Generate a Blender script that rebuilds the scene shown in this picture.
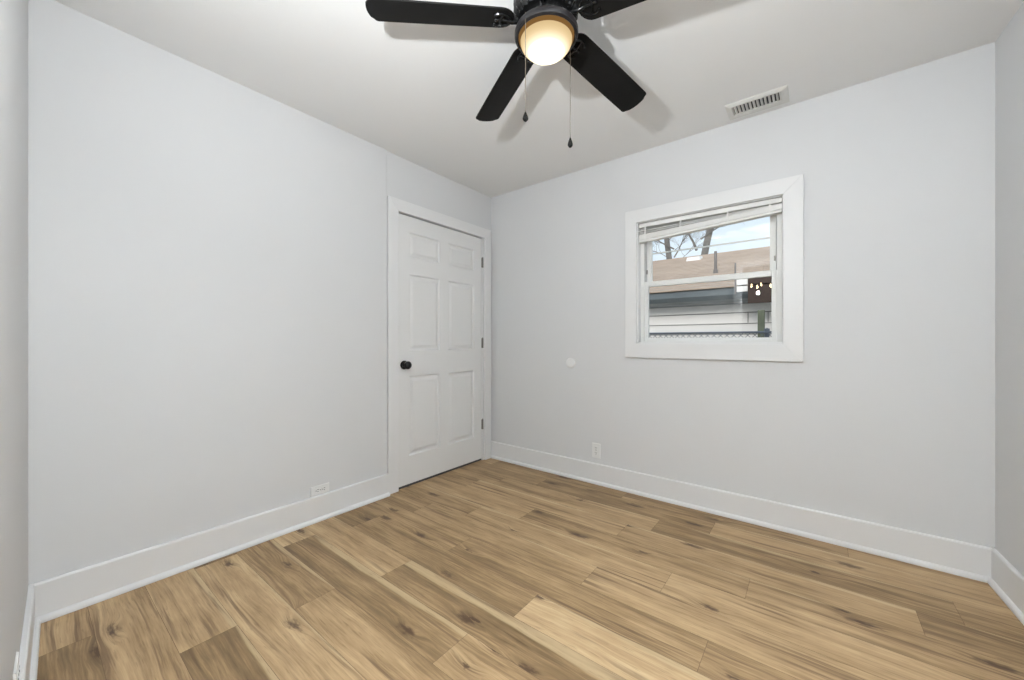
import bpy, bmesh, math, random
from mathutils import Vector, Matrix

for o in list(bpy.data.objects):
    bpy.data.objects.remove(o, do_unlink=True)
scene = bpy.context.scene
COL = scene.collection
rnd = random.Random(7)

# ------------------------------------------------------------------ camera
CAM_H, FPX, YAW = 1.087, 385.0, math.atan((813.0 - 512.0) / 385.0)
cd = bpy.data.cameras.new('camera')
cam = bpy.data.objects.new('camera', cd)
COL.objects.link(cam)
cam.location = (0, 0, CAM_H)
cam.rotation_euler = (math.pi / 2, 0, YAW)
cd.sensor_width = 36.0
cd.lens = FPX / 1024.0 * 36.0
cd.shift_y = 1.5 / 1024.0
cd.clip_start = 0.01
cd.clip_end = 200
scene.camera = cam

# ------------------------------------------------------------------ world, lights, exposure
scene.view_settings.view_transform = 'Standard'
scene.view_settings.look = 'None'
scene.view_settings.gamma = 1.0
scene.view_settings.use_curve_mapping = False
scene.view_settings.exposure = 0.0
w = bpy.data.worlds.new('sky')
scene.world = w
w.use_nodes = True
wn = w.node_tree
wn.nodes.clear()
wo = wn.nodes.new('ShaderNodeOutputWorld')
wb = wn.nodes.new('ShaderNodeBackground')
tc = wn.nodes.new('ShaderNodeTexCoord')
sx = wn.nodes.new('ShaderNodeSeparateXYZ')
wr = wn.nodes.new('ShaderNodeValToRGB')
wn.links.new(tc.outputs['Generated'], sx.inputs[0])
wn.links.new(sx.outputs['Z'], wr.inputs[0])
wr.color_ramp.elements[0].position = 0.0
wr.color_ramp.elements[0].color = (0.88, 0.93, 0.97, 1)
wr.color_ramp.elements[1].position = 0.55
wr.color_ramp.elements[1].color = (0.58, 0.78, 0.97, 1)
wn.links.new(wr.outputs[0], wb.inputs[0])
wb.inputs[1].default_value = 1.15
wn.links.new(wb.outputs[0], wo.inputs[0])


def lamp(name, kind, loc, power, color, size=0.1, rot=(0, 0, 0), size_y=None):
    d = bpy.data.lights.new(name, kind)
    d.energy = power
    d.color = color
    if kind == 'POINT':
        d.shadow_soft_size = size
    elif kind == 'SUN':
        d.angle = size
    elif kind == 'SPOT':
        d.shadow_soft_size = size
        d.spot_size = math.radians(160 if name == 'flash' else 104)
        d.spot_blend = 1.0
    else:
        d.size = size
        if size_y:
            d.shape = 'RECTANGLE'
            d.size_y = size_y
    o = bpy.data.objects.new(name, d)
    o.location = loc
    o.rotation_euler = rot
    COL.objects.link(o)
    return o


def aim(x, y, z):
    return Vector((x, y, z)).to_track_quat('-Z', 'Y').to_euler()


# hazy daylight from behind the house onto the neighbouring wall
lamp('sun', 'SUN', (0, 0, 10), 2.6, (1, 0.96, 0.9), 0.5, (math.radians(64), 0, math.radians(8)))
# the photographer's flash, held up in the doorway
lamp('flash', 'SPOT', (-0.527, 0.03, 1.68), 106.0, (0.945, 0.985, 1.0), 0.022, aim(-0.10, 0.48, 0.86))
lamp('flash_spill', 'POINT', (-0.527, 0.03, 1.68), 26.0, (0.94, 0.985, 1.01), 0.022)
# unseen fill lamp added in the hall behind the doorway
lamp('hall_fill', 'AREA', (-0.3, -1.5, 2.40), 12.0, (1.0, 0.95, 0.88), 0.9, (0, 0, 0))
# added unseen fill spot, bounced off the ceiling above the camera
lamp('bounce_fill', 'SPOT', (0.15, 0.10, 1.45), 585.0, (0.935, 0.985, 1.015), 0.12, aim(0.05, 0.10, 1.0))


# ------------------------------------------------------------------ materials
def mat(name, color, rough=0.5, metal=0.0, spec=0.5, noise=0.0, nscale=8.0, bump=0.0, bscale=200.0, coat=0.0):
    m = bpy.data.materials.new(name)
    m.use_nodes = True
    nt = m.node_tree
    b = nt.nodes['Principled BSDF']
    b.inputs['Roughness'].default_value = rough
    b.inputs['Metallic'].default_value = metal
    b.inputs['Specular IOR Level'].default_value = spec
    b.inputs['Coat Weight'].default_value = coat
    t = nt.nodes.new('ShaderNodeTexCoord')
    n = nt.nodes.new('ShaderNodeTexNoise')
    n.inputs['Scale'].default_value = nscale
    n.inputs['Detail'].default_value = 4
    nt.links.new(t.outputs['Object'], n.inputs['Vector'])
    mx = nt.nodes.new('ShaderNodeMix')
    mx.data_type = 'RGBA'
    lo = [c * (1 - noise) for c in color]
    hi = [min(1, c * (1 + noise)) for c in color]
    mx.inputs[6].default_value = (*lo, 1)
    mx.inputs[7].default_value = (*hi, 1)
    nt.links.new(n.outputs['Fac'], mx.inputs[0])
    nt.links.new(mx.outputs[2], b.inputs['Base Color'])
    if bump:
        n2 = nt.nodes.new('ShaderNodeTexNoise')
        n2.inputs['Scale'].default_value = bscale
        nt.links.new(t.outputs['Object'], n2.inputs['Vector'])
        bp = nt.nodes.new('ShaderNodeBump')
        bp.inputs['Strength'].default_value = bump
        bp.inputs['Distance'].default_value = 0.002
        nt.links.new(n2.outputs['Fac'], bp.inputs['Height'])
        nt.links.new(bp.outputs[0], b.inputs['Normal'])
    return m


M = {}
M['paint'] = mat('wall_paint', (0.68, 0.684, 0.69), 0.75, 0, 0.25, 0.012, 3.0, 0.10, 260)
M['ceiling'] = mat('ceiling_paint', (0.82, 0.818, 0.812), 0.9, 0, 0.15, 0.012, 2.0, 0.12, 180)
M['trim'] = mat('trim_paint', (0.765, 0.765, 0.765), 0.42, 0, 0.4, 0.008, 4.0)
M['door'] = mat('door_paint', (0.76, 0.76, 0.755), 0.45, 0, 0.4, 0.008, 4.0)
M['vinyl'] = mat('window_vinyl', (0.76, 0.76, 0.74), 0.4, 0, 0.4, 0.01, 6.0)
M['plastic'] = mat('white_plastic', (0.78, 0.78, 0.77), 0.35, 0, 0.45, 0.005, 9.0)
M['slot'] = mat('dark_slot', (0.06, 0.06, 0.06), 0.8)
M['vent'] = mat('vent_enamel', (0.70, 0.69, 0.66), 0.5, 0, 0.4, 0.01, 9.0)
M['duct'] = mat('duct_dark', (0.035, 0.035, 0.035), 0.9)
M['black'] = mat('fan_black_blade', (0.008, 0.0075, 0.007), 0.5, 0, 0.10, 0.15, 30.0)
M['gloss'] = mat('fan_black_metal', (0.006, 0.006, 0.006), 0.16, 0.0, 0.24, 0.1, 30.0)
M['bronze'] = mat('fan_ring_metal', (0.016, 0.015, 0.016), 0.36, 0.1, 0.22, 0.1, 30.0)
M['chain'] = mat('chain_metal', (0.16, 0.13, 0.10), 0.45, 0.6)
M['knob'] = mat('knob_black', (0.006, 0.006, 0.006), 0.3, 0.0, 0.3)
M['hinge'] = mat('hinge_nickel', (0.22, 0.21, 0.19), 0.4, 0.7)
M['blind'] = mat('blind_slat', (0.80, 0.795, 0.775), 0.5, 0, 0.35, 0.03, 6.0)
M['roof'] = mat('roof_shingle', (0.42, 0.32, 0.25), 0.9, 0, 0.2, 0.22, 3.0, 0.5, 40)
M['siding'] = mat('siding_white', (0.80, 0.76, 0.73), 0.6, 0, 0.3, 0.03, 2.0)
M['gutter'] = mat('gutter_grey', (0.11, 0.13, 0.14), 0.35, 0.2, 0.5, 0.25, 1.2)
M['seam'] = mat('siding_seam', (0.25, 0.23, 0.22), 0.8)
M['galv'] = mat('galvanised_wire', (0.17, 0.18, 0.20), 0.45, 0.6)
M['post'] = mat('weathered_post', (0.16, 0.17, 0.12), 0.85, 0, 0.2, 0.3, 12.0)
M['bark'] = mat('bark', (0.19, 0.175, 0.16), 0.95, 0, 0.1, 0.35, 9.0, 0.6, 30)
M['ground'] = mat('winter_lawn', (0.20, 0.19, 0.11), 1.0, 0, 0.1, 0.4, 5.0)
M['brownwood'] = mat('dark_wood_panel', (0.13, 0.060, 0.032), 0.5, 0, 0.4, 0.3, 6.0)
M['porch'] = mat('porch_brown', (0.05, 0.031, 0.024), 0.6, 0, 0.3, 0.3, 5.0)
M['gap'] = mat('floor_joint', (0.13, 0.085, 0.05), 0.9)
M['pipe'] = mat('vent_pipe', (0.16, 0.14, 0.13), 0.7)


def emis(name, color, strength):
    m = bpy.data.materials.new(name)
    m.use_nodes = True
    nt = m.node_tree
    nt.nodes.clear()
    o = nt.nodes.new('ShaderNodeOutputMaterial')
    e = nt.nodes.new('ShaderNodeEmission')
    e.inputs[0].default_value = (*color, 1)
    e.inputs[1].default_value = strength
    nt.links.new(e.outputs[0], o.inputs[0])
    return m


M['bulb'] = emis('bulb_glow', (1.0, 0.78, 0.45), 40)


def glow_glass():
    # frosted bowl with the bulb behind its middle: brightest at the centre
    m = bpy.data.materials.new('frosted_bowl')
    m.use_nodes = True
    nt = m.node_tree
    nt.nodes.clear()
    o = nt.nodes.new('ShaderNodeOutputMaterial')
    e = nt.nodes.new('ShaderNodeEmission')
    t = nt.nodes.new('ShaderNodeTexCoord')
    s = nt.nodes.new('ShaderNodeSeparateXYZ')
    nt.links.new(t.outputs['Object'], s.inputs[0])
    cx = nt.nodes.new('ShaderNodeCombineXYZ')
    nt.links.new(s.outputs[0], cx.inputs[0])
    nt.links.new(s.outputs[1], cx.inputs[1])
    ln = nt.nodes.new('ShaderNodeVectorMath')
    ln.operation = 'LENGTH'
    nt.links.new(cx.outputs[0], ln.inputs[0])
    r = nt.nodes.new('ShaderNodeValToRGB')
    mp = nt.nodes.new('ShaderNodeMath')
    mp.operation = 'MULTIPLY'
    mp.inputs[1].default_value = 1 / 0.1
    nt.links.new(ln.outputs['Value'], mp.inputs[0])
    nt.links.new(mp.outputs[0], r.inputs[0])
    cr = r.color_ramp
    cr.elements[0].position = 0.0
    cr.elements[0].color = (1.0, 0.95, 0.85, 1)
    cr.elements[1].position = 1.0
    cr.elements[1].color = (0.083, 0.058, 0.028, 1)
    for p_, c_ in ((0.45, (0.42, 0.38, 0.30)), (0.72, (0.160, 0.138, 0.098)), (0.88, (0.112, 0.085, 0.047))):
        k = cr.elements.new(p_)
        k.color = (*c_, 1)
    nt.links.new(r.outputs[0], e.inputs[0])
    e.inputs[1].default_value = 8.0
    nt.links.new(e.outputs[0], o.inputs[0])
    return m


M['bowl'] = glow_glass()
M['collar'] = emis('bowl_collar_glow', (0.22, 0.115, 0.036), 1.0)


def pane_mat():
    m = bpy.data.materials.new('window_glass')
    m.use_nodes = True
    nt = m.node_tree
    nt.nodes.clear()
    o = nt.nodes.new('ShaderNodeOutputMaterial')
    a = nt.nodes.new('ShaderNodeBsdfTransparent')
    a.inputs[0].default_value = (0.95, 0.96, 0.955, 1)
    g = nt.nodes.new('ShaderNodeBsdfGlossy')
    g.inputs['Roughness'].default_value = 0.003
    f = nt.nodes.new('ShaderNodeFresnel')
    f.inputs[0].default_value = 1.62
    mx = nt.nodes.new('ShaderNodeMixShader')
    nt.links.new(f.outputs[0], mx.inputs[0])
    nt.links.new(a.outputs[0], mx.inputs[1])
    nt.links.new(g.outputs[0], mx.inputs[2])
    nt.links.new(mx.outputs[0], o.inputs[0])
    return m


M['glass'] = pane_mat()


def floor_mat():
    m = bpy.data.materials.new('oak_plank')
    m.use_nodes = True
    nt = m.node_tree
    N, L = nt.nodes, nt.links
    b = N['Principled BSDF']

    def math_(op, a, c=None, d=None, clamp=False):
        n = N.new('ShaderNodeMath')
        n.operation = op
        n.use_clamp = clamp
        for i, v in enumerate((a, c, d)):
            if v is None:
                continue
            if isinstance(v, (int, float)):
                n.inputs[i].default_value = v
            else:
                L.new(v, n.inputs[i])
        return n.outputs[0]

    def smooth(x, lo, hi):
        n = N.new('ShaderNodeMapRange')
        n.interpolation_type = 'SMOOTHSTEP'
        n.inputs['From Min'].default_value = lo
        n.inputs['From Max'].default_value = hi
        L.new(x, n.inputs['Value'])
        return n.outputs[0]

    def comb(x, y, z):
        n = N.new('ShaderNodeCombineXYZ')
        for i, v in enumerate((x, y, z)):
            if isinstance(v, (int, float)):
                n.inputs[i].default_value = v
            else:
                L.new(v, n.inputs[i])
        return n.outputs[0]

    def noise(v, detail=4, rough=0.55, dist=0.0):
        n = N.new('ShaderNodeTexNoise')
        n.inputs['Scale'].default_value = 1.0
        n.inputs['Detail'].default_value = detail
        n.inputs['Roughness'].default_value = rough
        n.inputs['Distortion'].default_value = dist
        L.new(v, n.inputs['Vector'])
        return n.outputs['Fac']

    def mixc(fac, a, c, mode='MIX'):
        n = N.new('ShaderNodeMix')
        n.data_type = 'RGBA'
        n.blend_type = mode
        if isinstance(fac, (int, float)):
            n.inputs[0].default_value = fac
        else:
            L.new(fac, n.inputs[0])
        for i, v in ((6, a), (7, c)):
            if isinstance(v, tuple):
                n.inputs[i].default_value = (*v, 1)
            else:
                L.new(v, n.inputs[i])
        return n.outputs[2]

    uv = N.new('ShaderNodeUVMap')
    uv.uv_map = 'plank'
    s = N.new('ShaderNodeSeparateXYZ')
    L.new(uv.outputs[0], s.inputs[0])
    u, v = s.outputs[0], s.outputs[1]          # metres along, 0..1 across
    at = N.new('ShaderNodeAttribute')
    at.attribute_name = 'plank_data'
    sc = N.new('ShaderNodeSeparateColor')
    L.new(at.outputs['Color'], sc.inputs[0])
    tone, seed, sap = sc.outputs[0], sc.outputs[1], sc.outputs[2]
    sz = math_('MULTIPLY', seed, 91.0)
    ym = math_('MULTIPLY', v, 0.1715)
    # knots: elongated cells, a share of them dark
    kv = N.new('ShaderNodeTexVoronoi')
    kv.inputs['Scale'].default_value = 1.0
    kv.inputs['Randomness'].default_value = 1.0
    kv.voronoi_dimensions = '2D'
    L.new(comb(math_('ADD', math_('MULTIPLY', u, 3.0), sz), math_('ADD', math_('MULTIPLY', ym, 9.0), math_('MULTIPLY', seed, 50.0)), 0.0), kv.inputs['Vector'])
    kd = kv.outputs['Distance']
    ksep = N.new('ShaderNodeSeparateColor')
    L.new(kv.outputs['Color'], ksep.inputs[0])
    has = math_('GREATER_THAN', ksep.outputs[0], 0.74)
    kbend = math_('MULTIPLY', math_('SUBTRACT', 1.0, smooth(kd, 0.0, 0.42)), has)
    # grain runs along the plank and swings round the knots
    warp = noise(comb(math_('MULTIPLY', u, 1.7), math_('MULTIPLY', ym, 7.0), sz), 2)
    yw = math_('ADD', ym, math_('ADD', math_('MULTIPLY', math_('SUBTRACT', warp, 0.5), 0.05), math_('MULTIPLY', kbend, 0.022)))
    broad = noise(comb(math_('MULTIPLY', u, 0.9), math_('MULTIPLY', yw, 16.0), sz), 3)
    grain = noise(comb(math_('MULTIPLY', u, 3.4), math_('MULTIPLY', yw, 80.0), sz), 5, 0.6)
    fine = noise(comb(math_('MULTIPLY', u, 8.0), math_('MULTIPLY', yw, 175.0), sz), 3, 0.6)
    blot = noise(comb(math_('MULTIPLY', u, 5.0), math_('MULTIPLY', ym, 14.0), sz), 3)
    val = math_('ADD', math_('MULTIPLY', math_('SUBTRACT', broad, 0.5), 0.80),
                math_('ADD', math_('MULTIPLY', math_('SUBTRACT', grain, 0.5), 0.62),
                      math_('ADD', math_('MULTIPLY', math_('SUBTRACT', fine, 0.5), 0.48),
                            math_('MULTIPLY', math_('SUBTRACT', blot, 0.5), 0.40))))
    val = math_('ADD', val, math_('MULTIPLY_ADD', tone, 1.35, -0.14), None, True)
    rp = N.new('ShaderNodeValToRGB')
    L.new(val, rp.inputs[0])
    cr = rp.color_ramp
    cr.elements[0].position = 0.0
    cr.elements[0].color = (0.125, 0.078, 0.036, 1)
    cr.elements[1].position = 1.0
    cr.elements[1].color = (0.62, 0.47, 0.275, 1)
    for p, c in ((0.28, (0.245, 0.160, 0.079)), (0.5, (0.385, 0.258, 0.136)), (0.72, (0.500, 0.350, 0.195))):
        e = cr.elements.new(p)
        e.color = (*c, 1)
    col = rp.outputs[0]
    # pale sapwood band along one edge of some planks, with a crisp wandering border
    sw = noise(comb(math_('MULTIPLY', u, 0.9), math_('MULTIPLY', ym, 2.0), math_('ADD', sz, 40.0)), 3)
    edge = math_('ADD', v, math_('MULTIPLY', math_('SUBTRACT', sw, 0.5), 0.75))
    sapm = smooth(math_('SUBTRACT', edge, math_('SUBTRACT', 1.14, math_('MULTIPLY', sap, 0.42))), 0.0, 0.06)
    sapc = mixc(grain, (0.42, 0.30, 0.165), (0.60, 0.465, 0.285))
    col = mixc(math_('MULTIPLY', sapm, 0.78), col, sapc)
    # dark heart streaks
    hs = noise(comb(math_('MULTIPLY', u, 1.1), math_('MULTIPLY', yw, 42.0), math_('ADD', sz, 17.0)), 4, 0.6)
    zone = smooth(noise(comb(math_('MULTIPLY', u, 1.5), math_('MULTIPLY', ym, 9.0), math_('ADD', sz, 63.0)), 2), 0.40, 0.62)
    hm = math_('MULTIPLY', math_('MULTIPLY', smooth(hs, 0.50, 0.66), zone), 0.78)
    pore = noise(comb(math_('MULTIPLY', u, 13.0), math_('MULTIPLY', yw, 190.0), math_('ADD', sz, 5.0)), 2)
    col = mixc(math_('MULTIPLY', smooth(pore, 0.58, 0.72), 0.34), col, (0.14, 0.085, 0.042))
    col = mixc(hm, col, (0.135, 0.078, 0.040))
    # dark tails along the grain at the knots
    tn = noise(comb(math_('MULTIPLY', u, 7.0), math_('MULTIPLY', yw, 160.0), sz), 3)
    tail = math_('MULTIPLY', math_('MULTIPLY', math_('SUBTRACT', 1.0, smooth(kd, 0.05, 0.36)), has), smooth(tn, 0.42, 0.60))
    col = mixc(math_('MULTIPLY', tail, 0.60), col, (0.105, 0.062, 0.030))
    # knot cores
    kn = noise(comb(math_('MULTIPLY', u, 30.0), math_('MULTIPLY', ym, 75.0), sz), 3)
    kr = math_('ADD', kd, math_('MULTIPLY', math_('SUBTRACT', kn, 0.5), 0.34))
    ks = math_('DIVIDE', kr, math_('ADD', 0.35, ksep.outputs[1]))
    core = math_('MULTIPLY', math_('SUBTRACT', 1.0, smooth(ks, 0.02, 0.19)), has)
    col = mixc(math_('MULTIPLY', core, 0.85), col, (0.075, 0.040, 0.022))
    L.new(col, b.inputs['Base Color'])
    b.inputs['Specular IOR Level'].default_value = 0.35
    rr = math_('ADD', 0.46, math_('MULTIPLY', grain, 0.18))
    L.new(rr, b.inputs['Roughness'])
    bp = N.new('ShaderNodeBump')
    bp.inputs['Strength'].default_value = 0.12
    bp.inputs['Distance'].default_value = 0.001
    L.new(fine, bp.inputs['Height'])
    L.new(bp.outputs[0], b.inputs['Normal'])
    return m


M['floor'] = floor_mat()


# ------------------------------------------------------------------ mesh helpers
class MB:
    def __init__(self):
        self.bm = bmesh.new()

    def hexa(self, p):
        """eight corners: bottom four (ccw), top four"""
        vs = [self.bm.verts.new(q) for q in p]
        for f in ((3, 2, 1, 0), (4, 5, 6, 7), (0, 1, 5, 4), (1, 2, 6, 5), (2, 3, 7, 6), (3, 0, 4, 7)):
            self.bm.faces.new([vs[i] for i in f])
        return self

    def box(self, x0, x1, y0, y1, z0, z1):
        return self.hexa([(x0, y0, z0), (x1, y0, z0), (x1, y1, z0), (x0, y1, z0),
                          (x0, y0, z1), (x1, y0, z1), (x1, y1, z1), (x0, y1, z1)])

    def prism(self, pts, vec):
        """polygon (list of 3d points) swept by vec"""
        v = Vector(vec)
        a = [self.bm.verts.new(p) for p in pts]
        c = [self.bm.verts.new(Vector(p) + v) for p in pts]
        n = len(pts)
        self.bm.faces.new(a[::-1])
        self.bm.faces.new(c)
        for i in range(n):
            self.bm.faces.new([a[i], a[(i + 1) % n], c[(i + 1) % n], c[i]])
        return self

    def lathe(self, prof, segs=48, mtx=None, cap=True):
        rings = []
        for r, z in prof:
            ring = []
            if r < 1e-6:
                ring = [self.bm.verts.new((0, 0, z))]
            else:
                for i in range(segs):
                    t = 2 * math.pi * i / segs
                    ring.append(self.bm.verts.new((r * math.cos(t), r * math.sin(t), z)))
            rings.append(ring)
        for a, c in zip(rings, rings[1:]):
            for i in range(segs):
                j = (i + 1) % segs
                if len(a) == 1 and len(c) == 1:
                    continue
                if len(a) == 1:
                    self.bm.faces.new([a[0], c[i], c[j]])
                elif len(c) == 1:
                    self.bm.faces.new([a[i], a[j], c[0]])
                else:
                    self.bm.faces.new([a[i], a[j], c[j], c[i]])
        if cap:
            for ring in (rings[0], rings[-1]):
                if len(ring) > 1:
                    self.bm.faces.new(ring)
        if mtx is not None:
            vs = [x for r in rings for x in r]
            bmesh.ops.transform(self.bm, matrix=mtx, verts=vs)
        return self

    def tube(self, path, radii, segs=8):
        pts = [Vector(p) for p in path]
        if isinstance(radii, (int, float)):
            radii = [radii] * len(pts)
        rings = []
        up = Vector((0, 0, 1))
        for i, p in enumerate(pts):
            d = (pts[min(i + 1, len(pts) - 1)] - pts[max(i - 1, 0)]).normalized()
            ref = up if abs(d.z) < 0.95 else Vector((1, 0, 0))
            a = d.cross(ref).normalized()
            c = d.cross(a).normalized()
            rings.append([self.bm.verts.new(p + (a * math.cos(2 * math.pi * k / segs) + c * math.sin(2 * math.pi * k / segs)) * radii[i]) for k in range(segs)])
        for a, c in zip(rings, rings[1:]):
            for k in range(segs):
                self.bm.faces.new([a[k], a[(k + 1) % segs], c[(k + 1) % segs], c[k]])
        self.bm.faces.new(rings[0][::-1])
        self.bm.faces.new(rings[-1])
        return self

    def build(self, name, material, parent=None, bevel=0.0, segs=2, smooth=False, label=None):
        bmesh.ops.recalc_face_normals(self.bm, faces=self.bm.faces[:])
        me = bpy.data.meshes.new(name)
        self.bm.to_mesh(me)
        self.bm.free()
        if isinstance(material, (list, tuple)):
            for m_ in material:
                me.materials.append(m_)
        else:
            me.materials.append(material)
        if smooth:
            me.polygons.foreach_set('use_smooth', [True] * len(me.polygons))
            me.set_sharp_from_angle(angle=math.radians(38))
        o = bpy.data.objects.new(name, me)
        COL.objects.link(o)
        if parent is not None:
            o.parent = parent
        if bevel:
            md = o.modifiers.new('bevel', 'BEVEL')
            md.width = bevel
            md.segments = segs
            md.limit_method = 'ANGLE'
            md.angle_limit = math.radians(40)
        if label:
            o['label'] = label
        return o


def empty(name, loc=(0, 0, 0), rotz=0.0):
    o = bpy.data.objects.new(name, None)
    o.location = loc
    o.rotation_euler = (0, 0, rotz)
    o.empty_display_size = 0.1
    COL.objects.link(o)
    return o


def tag(o, label=None, cat=None, group=None, kind=None):
    if label:
        o['label'] = label
    if cat:
        o['category'] = cat
    if group:
        o['group'] = group
    if kind:
        o['kind'] = kind
    return o


def struct(o, label=None, cat=None):
    o['kind'] = 'structure'
    return tag(o, label, cat)


# ------------------------------------------------------------------ room plan
CEIL = 2.44
A = Vector((-2.385, 2.735, 0))      # left / back corner
B = Vector((0.648, 2.712, 0))       # back / right corner
D = Vector((0.795, -0.115, 0))      # right / front corner
Cc = Vector((-2.385, 0.0215, 0))     # left / front corner
TH = 0.14


def wall_bits(mb, p0, p1, inn, th, z0, z1, s0, s1):
    d = (p1 - p0).normalized()
    q0, q1 = p0 + d * s0, p0 + d * s1
    out = -inn * th
    b = [q0, q1, q1 + out, q0 + out]
    mb.hexa([(v.x, v.y, z0) for v in b] + [(v.x, v.y, z1) for v in b])


def wall(name, p0, p1, inward, hole=None, ext0=0.0, ext1=0.0, material='paint', top=CEIL, th=TH):
    d = (p1 - p0).normalized()
    L_ = (p1 - p0).length
    mb = MB()
    a, e = -ext0, L_ + ext1
    if hole is None:
        wall_bits(mb, p0, p1, inward, th, 0, top, a, e)
    else:
        h0, h1, z0, z1 = hole
        wall_bits(mb, p0, p1, inward, th, 0, top, a, h0)
        wall_bits(mb, p0, p1, inward, th, 0, top, h1, e)
        if z0 > 0:
            wall_bits(mb, p0, p1, inward, th, 0, z0, h0, h1)
        wall_bits(mb, p0, p1, inward, th, z1, top, h0, h1)
    return struct(mb.build(name, M[material]))


# left wall: face steps back 12 mm beside the door casing; door recess is closed at its back
mb = MB()
YS = 1.606
arc = [(-2.385 + 0.012 * math.sin(t * math.pi / 12), YS - 0.012 + 0.012 * math.cos(t * math.pi / 12), 0) for t in range(7)]
mb.prism([(-2.545, -0.20, 0), (-2.373, -0.20, 0)] + arc[::-1] + [(-2.545, YS, 0)], (0, 0, CEIL))
mb.box(-2.545, -2.385, YS, 1.688, 0, CEIL)
mb.box(-2.545, -2.385, 2.634, 2.88, 0, CEIL)
mb.box(-2.545, -2.385, 1.688, 2.634, 2.034, CEIL)
mb.box(-2.545, -2.500, 1.688, 2.634, 0, 2.034)
struct(mb.build('wall_left', M['paint'], smooth=True))

inB = (Vector((A.y - B.y, B.x - A.x, 0)) * -1).normalized()
if inB.y > 0:
    inB = -inB
dB = (B - A).normalized()
WX0, WX1, WZ0, WZ1 = -1.000, -0.130, 1.070, 1.938      # window opening
s0 = (WX0 - A.x) / dB.x
s1 = (WX1 - A.x) / dB.x
wall('wall_back', A, B, inB, (s0, s1, WZ0, WZ1), 0.0, 0.16)
dR = (D - B).normalized()
inR = Vector((dR.y, -dR.x, 0))
if inR.x > 0:
    inR = -inR
wall('wall_right', B, D, inR, None, 0.0, 0.2)
dF = (Cc - D).normalized()
inF = Vector((dF.y, -dF.x, 0))
if inF.y < 0:
    inF = -inF
f0 = (D.x - 0.14) / abs(dF.x)
f1 = (D.x + 0.72) / abs(dF.x)
wall('wall_front', D, Cc, inF, (f0, f1, 0, 2.06), 0.0, 0.0)

mb = MB()
mb.box(-2.60, 1.75, -3.75, 2.90, CEIL, CEIL + 0.12)
struct(mb.build('ceiling', M['ceiling']))

# hall behind the doorway (seen mirrored in the panes)
mb = MB()
mb.box(-2.50, 1.70, -3.70, -3.60, 0, CEIL)
struct(mb.build('wall_hall_back', M['brownwood']))
mb = MB()
mb.box(-2.545, -2.42, -3.70, -0.20, 0, CEIL)
struct(mb.build('wall_hall_left', M['paint']))
mb = MB()
mb.box(1.60, 1.72, -3.70, -0.10, 0, CEIL)
mb.box(0.93, 1.60, -0.24, -0.12, 0, CEIL)
struct(mb.build('wall_hall_right', M['paint']))


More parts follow.
